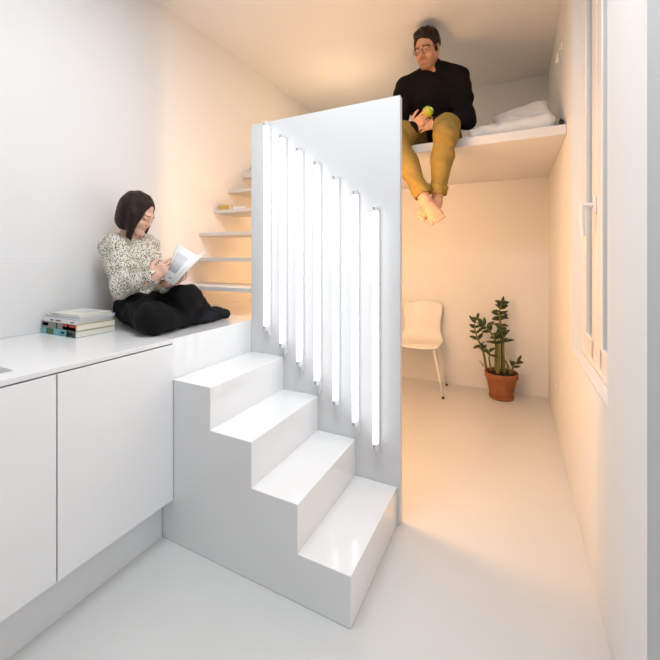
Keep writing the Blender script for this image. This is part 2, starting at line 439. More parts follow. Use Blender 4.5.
# kitchen run along the left wall
tag(obj('worktop', bx((XL + .001, .05, .872), (-1.336, 1.1312, .89), .0015), M['top']), 'long white worktop on the handleless cabinets', 'worktop')
tag(obj('cabinet_plinth', bx((XL + .02, .055, .001), (-1.405, 1.129, .186)), M['kick']), 'recessed white plinth under the handleless cabinets', 'plinth')
for y0, y1, lab in ((.674, 1.128, 'white handleless base cabinet touching the stair block'), (.06, .670, 'white handleless base cabinet at the left picture edge, below the steel sink')):
    t = thing('base_cabinet', (-1.69, (y0 + y1) / 2, .187), lab, 'cabinet', 'handleless kitchen cabinets')
    obj('body', bx((XL + .002, y0, .187), (-1.358, y1, .871)), M['inside'], t)
    obj('door', bx((-1.3565, y0, .187), (-1.336, y1, .8665), .001), M['door'], t)
sk = thing('sink', (-1.66, .40, .89), 'flush steel sink let into the worktop, only its corner in view', 'sink')
obj('rim', bx((-1.93, .20, .8902), (-1.418, .588, .8925), .001), M['steel'], sk)
obj('drain', lathe([(.03, 0), (.03, .002), (.012, .0025)], (-1.67, .36, .8926), 24), M['pin'], sk)
tag(obj('backsplash_panel', bx((XL + .0005, .05, .8905), (XL + .007, 1.08, 1.252), .001), M['backsplash']),
    'glossy white backsplash panel on the wall behind the books', 'backsplash')

# floating steps up the left wall
ordn = ['lowest white floating step, widest in view behind the open book', 'second white floating step up the left wall', 'third white floating step up the left wall, below the one with the books',
        'white floating step carrying two small books', 'white floating step just above the two small books', 'topmost white floating step half hidden by the panel']
yf = (1.69, 1.79, 1.94, 2.083, 2.239, 2.40)
base = None
for i in range(6):
    z = .89 + rs * (i + 1); th = .024 if i < 5 else .05
    o = obj('floating_step', bx((XL + .001, yf[i], z - th), (-1.352, yf[i] + .30, z), .0015), M['panel'])
    tag(o, ordn[i], 'step', 'floating steps on the left wall')

# ------------------------------------------------------------------ tube lamps on the panel
names = ['leftmost and highest', 'second from the left', 'third from the left', 'middle', 'third from the right', 'second from the right', 'rightmost and lowest']
def lamp_label(i): return names[i] + ' of the seven white light tubes on the panel'
zt, zb, x0, yl = 1.988, .862, -1.214, 1.636
L0 = thing('tube_lamp', (x0, yl, zb), lamp_label(0), 'lamp', 'light tubes on the panel')
obj('glass_tube', tube([(x0, yl, zb + .012), (x0, yl, zt - .022)], .0128, 20), M['tube'], L0, True)
obj('batten', bx((x0 - .006, yl + .018, zb - .05), (x0 + .012, 1.6705, zt - .004), .002), M['panel'], L0)
for a, c, dz in ((zt - .024, zt, -1), (zb - .012, zb + .014, 1)):
    so = obj('end_socket', bx((x0 - .0135, yl - .014, a), (x0 + .0135, yl + .0175, c), .003), M['socket'], L0)
    obj('slot', bx((x0 - .005, yl - .0155, a + .006), (x0 + .001, yl - .0142, c - .006)), M['pin'], so)
obj('cable', tube([(x0 + .003, yl + .012, zb - .012), (x0 + .004, yl + .02, zb - .03), (x0 + .004, yl + .024, zb - .062)], .004, 8), M['socket'], L0)
for i in range(1, 7):
    c = copy_tree(L0); c.location = (x0 + .1052 * i, yl, zb - .0832 * i + (0 if i != 3 else 0)); c['label'] = lamp_label(i)

# warm lamps on the hidden back of the panel light the room behind it
for i, (x, z0, z1) in enumerate(((-1.08, 1.10, 1.74), (-.88, .90, 1.74), (-.74, .80, 1.70))):
    for k in range(4):
        z = z0 + (z1 - z0) * k / 3
        l = bpy.data.lights.new('warm_lamp', 'POINT'); l.energy = (.9, 2.4, 3.9)[i]; l.color = (1, .53, .225); l.shadow_soft_size = .055
        o = bpy.data.objects.new('warm_lamp', l); C.objects.link(o); o.location = (x, 1.768, z)

l = bpy.data.lights.new('loft_lamp', 'POINT'); l.energy = 5; l.color = (1, .70, .42); l.shadow_soft_size = .12
o = bpy.data.objects.new('loft_lamp', l); C.objects.link(o); o.location = (-1.35, 2.95, 2.36)
l = bpy.data.lights.new('under_loft_fill', 'POINT'); l.energy = 7; l.color = (1, .54, .21); l.shadow_soft_size = .12  # added warm fill hidden behind the panel, deepens the orange at the back
o = bpy.data.objects.new('under_loft_fill', l); C.objects.link(o); o.location = (-1.25, 2.95, 1.35)

# ------------------------------------------------------------------ books
def book(loc, w, d, h, pages, cover, label, cat='book', group='books stacked on the worktop', rot=0, prints=(), top=None, board=.002, name='book'):
    """spine faces -Y, lies flat, w along X, d along Y"""
    t = thing(name, loc, label, cat, group); t.rotation_euler.z = 0
    R = Matrix.Rotation(math.radians(rot), 4, 'Z')
    def put(nm, bm, m, par=t):
        bmesh.ops.transform(bm, matrix=Matrix.Translation(Vector(loc)) @ R, verts=bm.verts); return obj(nm, bm, m, par)
    g = bmesh.new()
    bx((-w / 2, -d / 2, 0), (w / 2, d / 2, board), 0, g); bx((-w / 2, -d / 2, h - board), (w / 2, d / 2, h), 0, g); bx((-w / 2, -d / 2, board), (w / 2, -d / 2 + board, h - board), 0, g)
    cv = put('cover', g, cover)
    put('pages', bx((-w / 2 + .002, -d / 2 + board, board), (w / 2 - .002, d / 2 - .003, h - board)), pages)
    for a, c, z0, z1, m in prints: put('spine_print', bx((-w / 2 + a * w, -d / 2 - .0007, z0 * h), (-w / 2 + c * w, -d / 2 - .0001, z1 * h)), m, cv)
    if top:
        for a, c, e, q, m in top: put('cover_print', bx((-w / 2 + a * w, -d / 2 + e * d, h + .0001), (-w / 2 + c * w, -d / 2 + q * d, h + .0006)), m, cv)
    return t
cy, gn, dk = flat('cyan_print', 116, 186, 200), flat('green_print', 72, 110, 52), flat('dark_print', 44, 56, 40)
lg, rd, ch = flat('mid_grey_print', 138, 138, 140), flat('red_print', 176, 52, 40), flat('charcoal_print', 60, 58, 62)
yg = flat('yellow_green_cover', 176, 172, 70); bl = flat('pale_blue_cover', 142, 176, 190)
bxc, byc = -1.872, 1.036
z = .8902
book((bxc, byc, z), .278, .182, .029, M['paper'], bl, 'thick book with a cyan and green spine, bottom of the worktop stack',
     prints=((.0, .16, .02, .98, cy), (.165, .20, .02, .98, dk), (.20, .37, .02, .98, gn), (.375, .55, .02, .98, cy), (.555, .74, .02, .98, flat('teal_print', 104, 170, 176)), (.745, 1, .02, .98, dk), (.77, .83, .2, .8, gn), (.86, .90, .25, .75, M['cover_w']), (.60, .70, .4, .7, flat('pale_cyan', 160, 210, 216)))); z += .0293
book((bxc + .001, byc + .001, z), .277, .18, .029, M['paper'], yg, 'thick book with a grey, black and red spine in the worktop stack',
     prints=((0, .4, .02, .98, lg), (.02, .2, .3, .8, flat('lilac_grey', 120, 116, 128)), (.42, .47, .02, .98, ch), (.48, .62, .02, .98, lg), (.62, 1, .02, .98, rd), (.63, .98, .05, .55, flat('pale_grey_print', 170, 166, 164)), (.75, .80, .55, .95, M['cover_w']))); z += .0293
book((bxc + .0, byc - .003, z), .272, .172, .017, M['cover_w'], M['cover_w'], 'white book with small dark lettering along its spine in the worktop stack',
     prints=((.26, .36, .35, .65, ch), (.42, .58, .35, .65, ch), (.85, .95, .35, .6, ch))); z += .0173
for k, (dx, dy, w, d, h, c, lab) in enumerate(((.002, .0, .262, .170, .006, flat('bluish_white_cover', 208, 210, 218), 'pale bluish magazine lying on the white book in the stack'),
        (-.004, .004, .264, .168, .006, flat('silver_cover', 198, 200, 206), 'thin silver grey magazine second from the top of the stack'),)):
    book((bxc + dx + .012, byc + dy, z), w, d, h, M['cover_w'], c, lab, 'magazine', board=.0008, rot=(-1, 1.5)[k], name='magazine'); z += h + .0003
book((bxc + .022, byc - .002, z), .222, .152, .011, M['paper'], flat('cream_cover', 226, 224, 214), 'cream book with a grey picture on its cover, top of the worktop stack', rot=2,
     top=((.42, .85, .35, .9, M['grey']),), prints=((.1, .3, .35, .6, lg),))
# two small books on a floating step
book((-1.952, 2.182, .89 + 4 * rs + .0003), .10, .15, .036, M['paper'], flat('ochre_cover', 206, 176, 84), 'small ochre book lying on the left end of a floating step', group='small books on a floating step')
book((-1.82, 2.19, .89 + 4 * rs + .0003), .11, .15, .02, M['paper'], M['cover_w'], 'small white book lying beside the ochre book on a floating step', group='small books on a floating step', rot=8)

# ------------------------------------------------------------------ things at the back: chair, plant, socket
def chair():
    cx, y0, y1 = -.825, 3.34, 3.70
    t = thing('shell_chair', (cx, 3.52, 0), 'white shell chair with slim steel legs half hidden by the panel', 'chair')
    prof = [(.0, .415, .195), (.03, .428, .215), (.10, .436, .222), (.22, .430, .222), (.30, .436, .214), (.345, .47, .198), (.365, .53, .18), (.378, .60, .178), (.392, .665, .185), (.41, .73, .190), (.425, .775, .186), (.432, .797, .165), (.434, .805, .135)]
    pp = spline([(a, z, w) for a, z, w in prof], 3); g = bmesh.new(); N = 24; rows = []
    for i, p in enumerate(pp):
        r = []
        for k in range(N + 1):
            u = -1 + 2 * k / N; back = min(max((p[1] - .45) / .2, 0), 1)
            y = y0 - .0 + p[0] - back * .045 * u * u - (.0 if i else 0); zz = p[1] + (1 - back) * .012 * u * u * (1 - min(p[0] * 6, 1) * .2)
            if back < .5: y += .02 * u * u * (1 - min(p[0] / .1, 1))
            r.append(g.verts.new((cx + u * p[2], y, zz)))
        rows.append(r)
    for A, B in zip(rows, rows[1:]):
        for k in range(N): g.faces.new((A[k], A[k + 1], B[k + 1], B[k]))
    o = obj('shell', g, M['chair'], t, True); m = o.modifiers.new('thick', 'SOLIDIFY'); m.thickness = .009; m.offset = 0
    for sx in (-1, 1):
        for fy, ty in ((3.34, 3.40), (3.70, 3.60)):
            tx = cx + sx * .17; fx = cx + sx * (.262 if fy < 3.5 else .235)
            lg_ = obj('leg', tube([(fx, fy, .012), (tx, ty, .415)], [.0085, .011], 12), M['leg'], t, True)
            obj('foot_cap', tube([(fx, fy, .0005), (fx, fy, .02)], .0105, 12), M['black'], lg_, True)
    obj('underframe', tube([(cx - .17, 3.40, .415), (cx + .17, 3.40, .415), (cx + .17, 3.60, .415), (cx - .17, 3.60, .415)], .009, 8, closed=True), M['leg'], t, True)
chair()

def plant():
    px, py = -.105, 3.60
    t = thing('potted_plant', (px, py, 0), 'dark green leafy plant in a terracotta pot by the back wall', 'plant')
    obj('saucer', lathe([(.080, .0008), (.097, .002), (.103, .025), (.099, .025), (.093, .008), (.02, .006)], (px, py, 0), 40), M['terra'], t, True)
    p = obj('pot', lathe([(.02, .0065), (.091, .0065), (.124, .180), (.135, .182), (.139, .230), (.127, .231), (.124, .19), (.03, .185)], (px, py, 0), 48), M['terra'], t, True)
    soft(p, .003, 2)
    obj('soil', lathe([(.02, .19), (.123, .19), (.119, .205), (.06, .214), (.01, .216)], (px, py, 0), 28), M['soil'], t, True)
    def leaf(g, p, d, n, ln, w):
        d = d.normalized(); s = d.cross(n).normalized(); n = s.cross(d); rows = []
        for i in range(7):
            u = i / 6; hw = w * math.sin(PI * min(u * .9 + .06, 1)) ** .8 * (1 - .25 * u); c = p + d * ln * u - n * .25 * ln * u * u
            rows.append([g.verts.new(c - s * hw + n * hw * .25), g.verts.new(c), g.verts.new(c + s * hw + n * hw * .25)])
        for A, B in zip(rows, rows[1:]):
            for k in range(2): g.faces.new((A[k], A[k + 1], B[k + 1], B[k]))
    # (points in X/Z of the view of the back wall, depth offset, base radius, leaf start, number of leaf pairs, leaf length)
    K = .001 * 8.75
    def W(u, v, dy=0): return Vector((px + (u - 502) * K * 1.0 + .0, py + dy, (400 - v) * K * .96))
    stems = [
     ([(488, 371, 0), (485, 352, -.03), (480, 338, -.05), (477, 326, -.04), (479, 318, -.02)], .011, .35, 6, .062),
     ([(497, 372, 0), (497.5, 350, -.01), (496, 338, -.03), (491, 329, -.05), (486, 324, -.04)], .016, .72, 3, .075),
     ([(503, 373, .01), (502.5, 345, .03), (501, 322, .03), (500, 311, .02), (502.5, 300, 0)], .015, .42, 9, .066),
     ([(505, 373, -.02), (504, 350, -.02), (504, 338, -.02), (502, 330, -.04)], .012, .6, 3, .07),
     ([(493, 372, -.04), (491, 358, -.06), (492, 352, -.08), (487, 346, -.1)], .009, .5, 3, .055),
     ([(510, 374, .0), (507, 362, -.03), (504, 357, -.03)], .013, .95, 0, .05),
     ([(511, 373, -.02), (513, 364, -.04), (517, 357, -.05)], .011, .45, 3, .055),
     ([(499, 373, -.06), (500, 352, -.05), (499.5, 336, -.03)], .017, .8, 2, .08),
     ([(485, 370, .03), (483, 367, .04), (481, 365, .05)], .006, .9, 0, .04),
    ]
    for pts, r, st_, nl, ll in stems:
        sp = spline([W(*p) for p in pts], 8); n = len(sp)
        so = obj('stem', tube(sp, [r * (1 - .72 * i / (n - 1)) for i in range(n)], 10), M['stem'], t, True)
        if not nl: continue
        g = bmesh.new(); par = 1
        for k in range(nl):
            u = st_ + (1 - st_) * k / max(nl - 1, 1); i = min(int(u * (n - 1)), n - 2); d = (sp[i + 1] - sp[i]).normalized(); p = sp[i]
            side = d.cross(Vector((0, 1, 0))).normalized(); side = (side + Vector((0, random.uniform(-.5, .4), 0))).normalized()
            for s in (-1, 1):
                q = side * s * random.uniform(.6, 1.1) + d * random.uniform(.1, 1.0) + Vector((random.uniform(-.3, .3), random.uniform(-.7, .3), random.uniform(-.25, .25)))
                leaf(g, p, q, (d * random.uniform(.3, 1.3) + Vector((random.uniform(-.5, .5), -.8, .1))).normalized(), ll * random.uniform(.85, 1.3) * (1 - .25 * (k == nl - 1)), ll * random.uniform(.24, .36))
        leaf(g, sp[-1], sp[-1] - sp[-2], Vector((.2, -1, 0)), ll * .95, ll * .25)
        lo = obj('leaves', g, M['leaf'], so, True); m = lo.modifiers.new('thick', 'SOLIDIFY'); m.thickness = .0015
plant()
so = thing('wall_socket', (XR - .006, 3.01, .29), 'white wall socket low on the right wall near the back corner', 'socket')
obj('plate', bx((XR - .009, 2.967, .292), (XR - .0005, 3.053, .378), .003), M['pvc'], so)
obj('outlet', tube([(XR - .0095, 3.01, .335), (XR - .0125, 3.01, .335)], .022, 20), M['pvc'], so)
rl = thing('reading_lamp', (XR - .01, 2.72, 2.50), 'small white wall lamp on the right wall above the loft bed', 'lamp')
obj('base', bx((XR - .010, 2.695, 2.535), (XR - .0005, 2.725, 2.595), .003), M['pvc'], rl)
obj('arm', tube(spline([(XR - .008, 2.712, 2.56), (XR - .022, 2.725, 2.556), (XR - .022, 2.745, 2.545)], 5), .005, 10), M['pvc'], rl, True)
obj('shade', tube([(XR - .022, 2.742, 2.55), (XR - .022, 2.762, 2.518), (XR - .022, 2.772, 2.50)], [.008, .013, .016], 16), M['pvc'], rl, True)

# ------------------------------------------------------------------ bed on the loft
def noisefn(fr, ph):
    return lambda x, y, z: (np.sin(fr * x + ph + 1.3 * np.sin(fr * .6 * y)) * np.sin(fr * .8 * z + 1.1 * ph + fr * .5 * y) + .6 * np.sin(fr * 1.9 * x + fr * 1.2 * z + 2 * ph) * np.sin(fr * 1.6 * y + ph))
f = Field((-.36, 2.52, 1.99), (.27, 3.4, 2.3), .006)
f.cone((-.30, 2.62, 2.035), (-.22, 2.625, 2.062), .022, .04, .02)
f.cone((-.22, 2.625, 2.062), (.170, 2.65, 2.082), .04, .060, .03)
f.rbox((-.03, 2.95, 2.05), (.24, .33, .05), .035, None, .04)
f.plane((0, 0, 1), 2.0206)
f.wrinkle(.006, lambda x, y, z: np.sin(75 * x + 50 * z + 2 * np.sin(20 * x)) * np.clip((.05 - x) / .25, .15, 1) + .6 * noisefn(28, 1)(x, y, z))
mo = f.mesh('mattress', M['linen'], None); tag(mo, 'thin white mattress with a rounded edge along the loft front', 'mattress')
f = Field((-.30, 2.6, 2.0), (.27, 3.45, 2.40), .006)
f.ell((-.10, 2.86, 2.125), (.16, .13, .055), None, .05); f.ell((.03, 2.84, 2.15), (.13, .12, .07), None, .05); f.ell((-.02, 3.05, 2.13), (.2, .2, .07), None, .05)
f.wrinkle(.011, noisefn(26, .4)); f.plane((0, 0, 1), 2.108)
tag(f.mesh('duvet', M['linen'], None), 'crumpled white duvet heaped on the loft mattress', 'duvet')
def pillow():
    g = bmesh.new(); N = 20; R = Matrix.Translation((.045, 2.86, 2.205)) @ Matrix.Rotation(math.radians(-11), 4, 'Y') @ Matrix.Rotation(math.radians(50), 4, 'X')
    grid = {}
    for s in (1, -1):
        for i in range(N + 1):
            for j in range(N + 1):
                u, v = -1 + 2 * i / N, -1 + 2 * j / N
                e = (1 - u ** 4) * (1 - v ** 4); pin = 1 - .10 * (1 - u * u) * abs(v) ** 3 ; pin2 = 1 - .10 * (1 - v * v) * abs(u) ** 3
                z = s * .055 * max(e, 0) ** .5 + .006 * math.sin(9 * u + 4 * v) * max(e, 0)
                if s == -1 and (i in (0, N) or j in (0, N)): grid[s, i, j] = grid[1, i, j]
                else: grid[s, i, j] = g.verts.new(R @ Vector((u * .185 * pin2, v * .11 * pin, z)))
    for s in (1, -1):
        for i in range(N):
            for j in range(N):
                q = [grid[s, i, j], grid[s, i + 1, j], grid[s, i + 1, j + 1], grid[s, i, j + 1]]
                g.faces.new(q if s == 1 else q[::-1])
    tag(obj('pillow', g, M['linen'], None, True), 'white pillow with a pointed corner at the right end of the loft bed', 'pillow')
pillow()
ck = thing('alarm_clock', (.25, 2.60, 2.0205), 'small black alarm clock between mattress end and right wall', 'clock')
obj('case', bx((.240, 2.585, 2.0208), (.264, 2.625, 2.075), .004), M['black'], ck)
obj('button', tube([(.25, 2.605, 2.075), (.25, 2.605, 2.088)], .004, 10), M['black'], ck)

# ------------------------------------------------------------------ the man on the loft edge
def man():
    t = thing('person', (-.53, 2.70, 2.02), 'man in black sweater and mustard trousers sitting barefoot on the loft edge', 'person')
    hc = (-.545, 2.60, 2.695); HR = frame((-.22, -.93, -.40)); hs = 1.02
    shL, shR = (-.365, 2.755, 2.520), (-.715, 2.70, 2.500)
    elL, elR = (-.300, 2.69, 2.205), (-.775, 2.60, 2.18)
    wrL, wrR = (-.450, 2.52, 2.150), (-.625, 2.50, 2.130)
    hipL, hipR = (-.435, 2.80, 2.122), (-.625, 2.80, 2.122)
    thL, thR = (-.400, 2.50, 2.102), (-.685, 2.50, 2.100)
    knL, knR = (-.383, 2.385, 2.022), (-.712, 2.385, 2.012)
    anL, anR = (-.437, 2.395, 1.655), (-.512, 2.315, 1.640)
    b = Field((-.86, 2.10, 1.38), (-.16, 3.0, 2.88), .004)
    P = head(b, hc, HR, hs)
    b.cone(P(-.025, 0, -.055), (-.532, 2.735, 2.50), .052, .058, .03)
    b.cone((-.53, 2.76, 2.44), (-.53, 2.83, 2.14), .13, .12, .05); b.cone(shL, shR, .05, .05, .03)
    for s, e, w in ((shL, elL, wrL), (shR, elR, wrR)): b.chain([s, e, w], [.046, .038, .026], .02)
    for h, m, k, a in ((hipL, thL, knL, anL), (hipR, thR, knR, anR)): b.chain([h, m, k, a], [.066, .066, .055, .033], .02)
    # feet, crossed at the ankle, right in front
    toesR = ((-.436, 2.225, 1.452), (-.414, 2.22, 1.459), (-.398, 2.222, 1.466), (-.384, 2.226, 1.475), (-.372, 2.231, 1.486))
    b.chain([anR, (-.497, 2.31, 1.60), (-.462, 2.275, 1.54)], [.034, .034, .030], .02); b.ell((-.478, 2.325, 1.585), (.030, .032, .036), None, .02)
    for i, q in enumerate(toesR):
        m = sub((-.475, 2.275, 1.545), (-.445, 2.28, 1.56), i / 4); kn = tuple(a + (c - a) * .72 for a, c in zip(m, q))
        b.cone(m, kn, .022, .0165, .016); b.cone(kn, q, .0125 if i == 0 else .0095, .013 if i == 0 else .009, .006)
    toesL = ((-.500, 2.275, 1.483), (-.514, 2.275, 1.490), (-.526, 2.278, 1.497), (-.536, 2.284, 1.504), (-.543, 2.292, 1.512))
    b.chain([anL, (-.445, 2.40, 1.60), (-.475, 2.36, 1.555)], [.033, .033, .028], .02); b.ell((-.447, 2.415, 1.58), (.028, .03, .034), None, .02)
    for i, q in enumerate(toesL):
        m = sub((-.465, 2.355, 1.55), (-.49, 2.36, 1.57), i / 4); kn = tuple(a + (c - a) * .75 for a, c in zip(m, q))
        b.cone(m, kn, .021, .016, .016); b.cone(kn, q, .0125 if i == 0 else .0095, .013 if i == 0 else .009, .006)
    # hands: the left laid over the right, the apple pinched above
    hand(b, wrL, (-.93, -.30, -.20), (-.2, .90, -.1), -1, .98, curls=[(10, 18, 12), (12, 18, 14), (14, 20, 14), (16, 22, 16)], thumb_curl=.1)
    hand(b, wrR, (.80, -.42, .42), (.2, .75, .4), 1, .98, curls=[(-8, 10, 8), (18, 30, 20), (26, 30, 20), (30, 32, 20)], thumb_curl=.15)
    base, lip = srgb(208, 158, 128)[:3], srgb(182, 116, 98)[:3]
    tint = lambda V: head_tint(V, hc, HR, hs, base, lip, srgb(50, 32, 22)[:3], srgb(120, 78, 52)[:3])
    b.mesh('body', M['skin'], t, tint)
    # sweater
    f = Field((-.88, 2.38, 2.0), (-.14, 3.02, 2.72), .005)
    f.cone((-.53, 2.83, 2.15), (-.528, 2.775, 2.40), .158, .150, .05); f.ell((-.53, 2.755, 2.40), (.19, .125, .12), None, .06)
    f.cone(shL, shR, .078, .076, .05)
    for q in (shL, shR): f.cone((-.533, 2.735, 2.60), (q[0], q[1], q[2] + .01), .068, .07, .05)
    f.ell((-.53, 2.76, 2.44), (.20, .11, .12), None, .06); f.cone((-.53, 2.765, 2.54), (-.533, 2.735, 2.59), .10, .072, .06)
    f.chain([shL, elL], [.080, .066], .03); f.chain([elL, tuple(x for x in wrL)], [.066, .045], .025)
    f.chain([shR, elR], [.076, .068], .03); f.chain([elR, wrR], [.066, .045], .025)
    f.cone((-.532, 2.74, 2.57), P(-.034, 0, -.088), .070, .064, .03)
    f.wrinkle(.006, noisefn(24, .8)); f.wrinkle(.004, lambda x, y, z: np.sin(60 * z + 25 * x + 3 * np.sin(14 * x)))
    f.plane((0, 0, 1), 2.024)
    f.mesh('sweater', M['sweater'], t)
    # trousers
    f = Field((-.86, 2.2, 1.58), (-.2, 3.02, 2.3), .005)
    f.ell((-.53, 2.84, 2.125), (.185, .13, .11), None, .04)
    for h, m, k, a, w in ((hipL, thL, knL, anL, 0), (hipR, thR, knR, anR, 1)):
        mid = tuple((p + q) / 2 for p, q in zip(k, a)); mid = (mid[0] - .022 * w, mid[1] + .018, mid[2] + .05)
        g = Field((-.86, 2.2, 1.58), (-.2, 3.02, 2.3), .005); g.chain([h, m, k, mid, a], [.094, .082, .072, .065 + .006 * w, .050], .035)
        g.cone((k[0], k[1] - .0, k[2] + .02), k, .064, .069, .03)
        f.F = np.minimum(f.F, g.F)
    fo = lambda x, y, z: (np.sin(70 * z + 34 * x + 3.5 * np.sin(11 * z + 9 * x)) * np.clip((2.06 - z) / .3, .25, 1))
    f.wrinkle(.004, fo); f.wrinkle(.003, noisefn(30, 2.2))
    for a, k in ((anL, knL), (anR, knR)):
        d = nrm(np.array(k) - np.array(a)); f.plane(tuple(d), float(d @ np.array(a)), (lambda a: lambda X, Y, Z: (np.abs(X - a[0]) < .1) & (Z < a[2] + .1) & (np.abs(Y - a[1]) < .052 + 0 * Z))(a))
    f.plane((0, 0, 1), 2.0208, lambda X, Y, Z: (Y > 2.505) & (Z > 1.9) & (X < 9))
    tr = f.mesh('trousers', M['mustard'], t)
    for a, k in ((anL, knL), (anR, knR)):
        d = nrm(np.array(k) - np.array(a)); f = Field(np.array(a) - .1, np.array(a) + .12, .0035)
        f.cone(np.array(a) + d * .004, np.array(a) + d * .042, .0575, .0625, .01); f.cone(np.array(a) - d * .08, np.array(a) + d * .02, .046, .046, .006, True)
        f.plane(tuple(d), float(d @ np.array(a)) - .006); f.plane(tuple(-d), -float(d @ np.array(a)) - .05)
        f.wrinkle(.003, noisefn(50, 1)); f.mesh('rolled_cuff', M['mustard'], tr)
    # hair
    f = Field(np.array(hc) - .17, np.array(hc) + .18, .0035)
    E = lambda p, r, k=.02, cut=False: f.ell(P(*p), [x * hs for x in r], HR, k, cut)
    E((-.02, 0, .045), (.102, .084, .088)); E((.026, .0, .106), (.064, .060, .034), .03); E((-.04, 0, .09), (.07, .07, .05), .03)
    E((.085, 0, -.035), (.075, .105, .105), .012, True); E((.0, 0, -.12), (.16, .16, .085), .015, True)
    for q in (-1, 1): f.cone(P(.022, q * .069, .03), P(.016, q * .073, -.02), .011, .006, .008)
    f.wrinkle(.0028, lambda x, y, z: np.sin(95 * x + 30 * z + 2 * np.sin(40 * y)) + .7 * np.sin(150 * y + 60 * z + 40 * x))
    f.mesh('hair', M['hair_m'], t)
    # glasses
    g = bmesh.new()
    for q in (-1, 1):
        tube([P(.109 - .0035 * abs(math.cos(a)) - .003 * (q * math.cos(a) > 0), q * .033 + .0235 * math.cos(a), -.004 + .020 * math.sin(a)) for a in [2 * PI * i / 28 for i in range(28)]], .0021, 8, g, closed=True)
        tube([P(.104, q * .057, .004), P(.07, q * .072, .006), P(-.005, q * .081, .008)], .0019, 8, g)
    tube([P(.108, -.010, .002), P(.112, 0, .005), P(.108, .010, .002)], .002, 8, g)
    go = obj('eyeglasses', g, M['spectacle'], t, True)
    # apple
    ac = np.array((-.512, 2.462, 2.214)); bc = ac + np.array((.030, -.014, .020))
    f = Field(ac - .055, ac + .055, .0025)
    f.ell(ac, (.037, .037, .034), None, .01); f.ell(ac + (0, 0, .036), (.010, .010, .009), None, .014, True); f.ell(bc, (.022, .022, .020), None, .003, True)
    def at(V):
        w = (np.linalg.norm((V - bc) / (.0235, .0235, .0215), axis=1) < 1)[:, None]
        n = .5 + .5 * np.sin(V[:, 0:1] * 160 + V[:, 2:3] * 40)
        return np.where(w, srgb(240, 232, 170)[:3], np.array(srgb(168, 182, 44)[:3]) * (.85 + .3 * n))
    ap = f.mesh('apple', M['apple'], None, at); tag(ap, 'bitten yellow green apple held in the hands of the man', 'apple')
man()

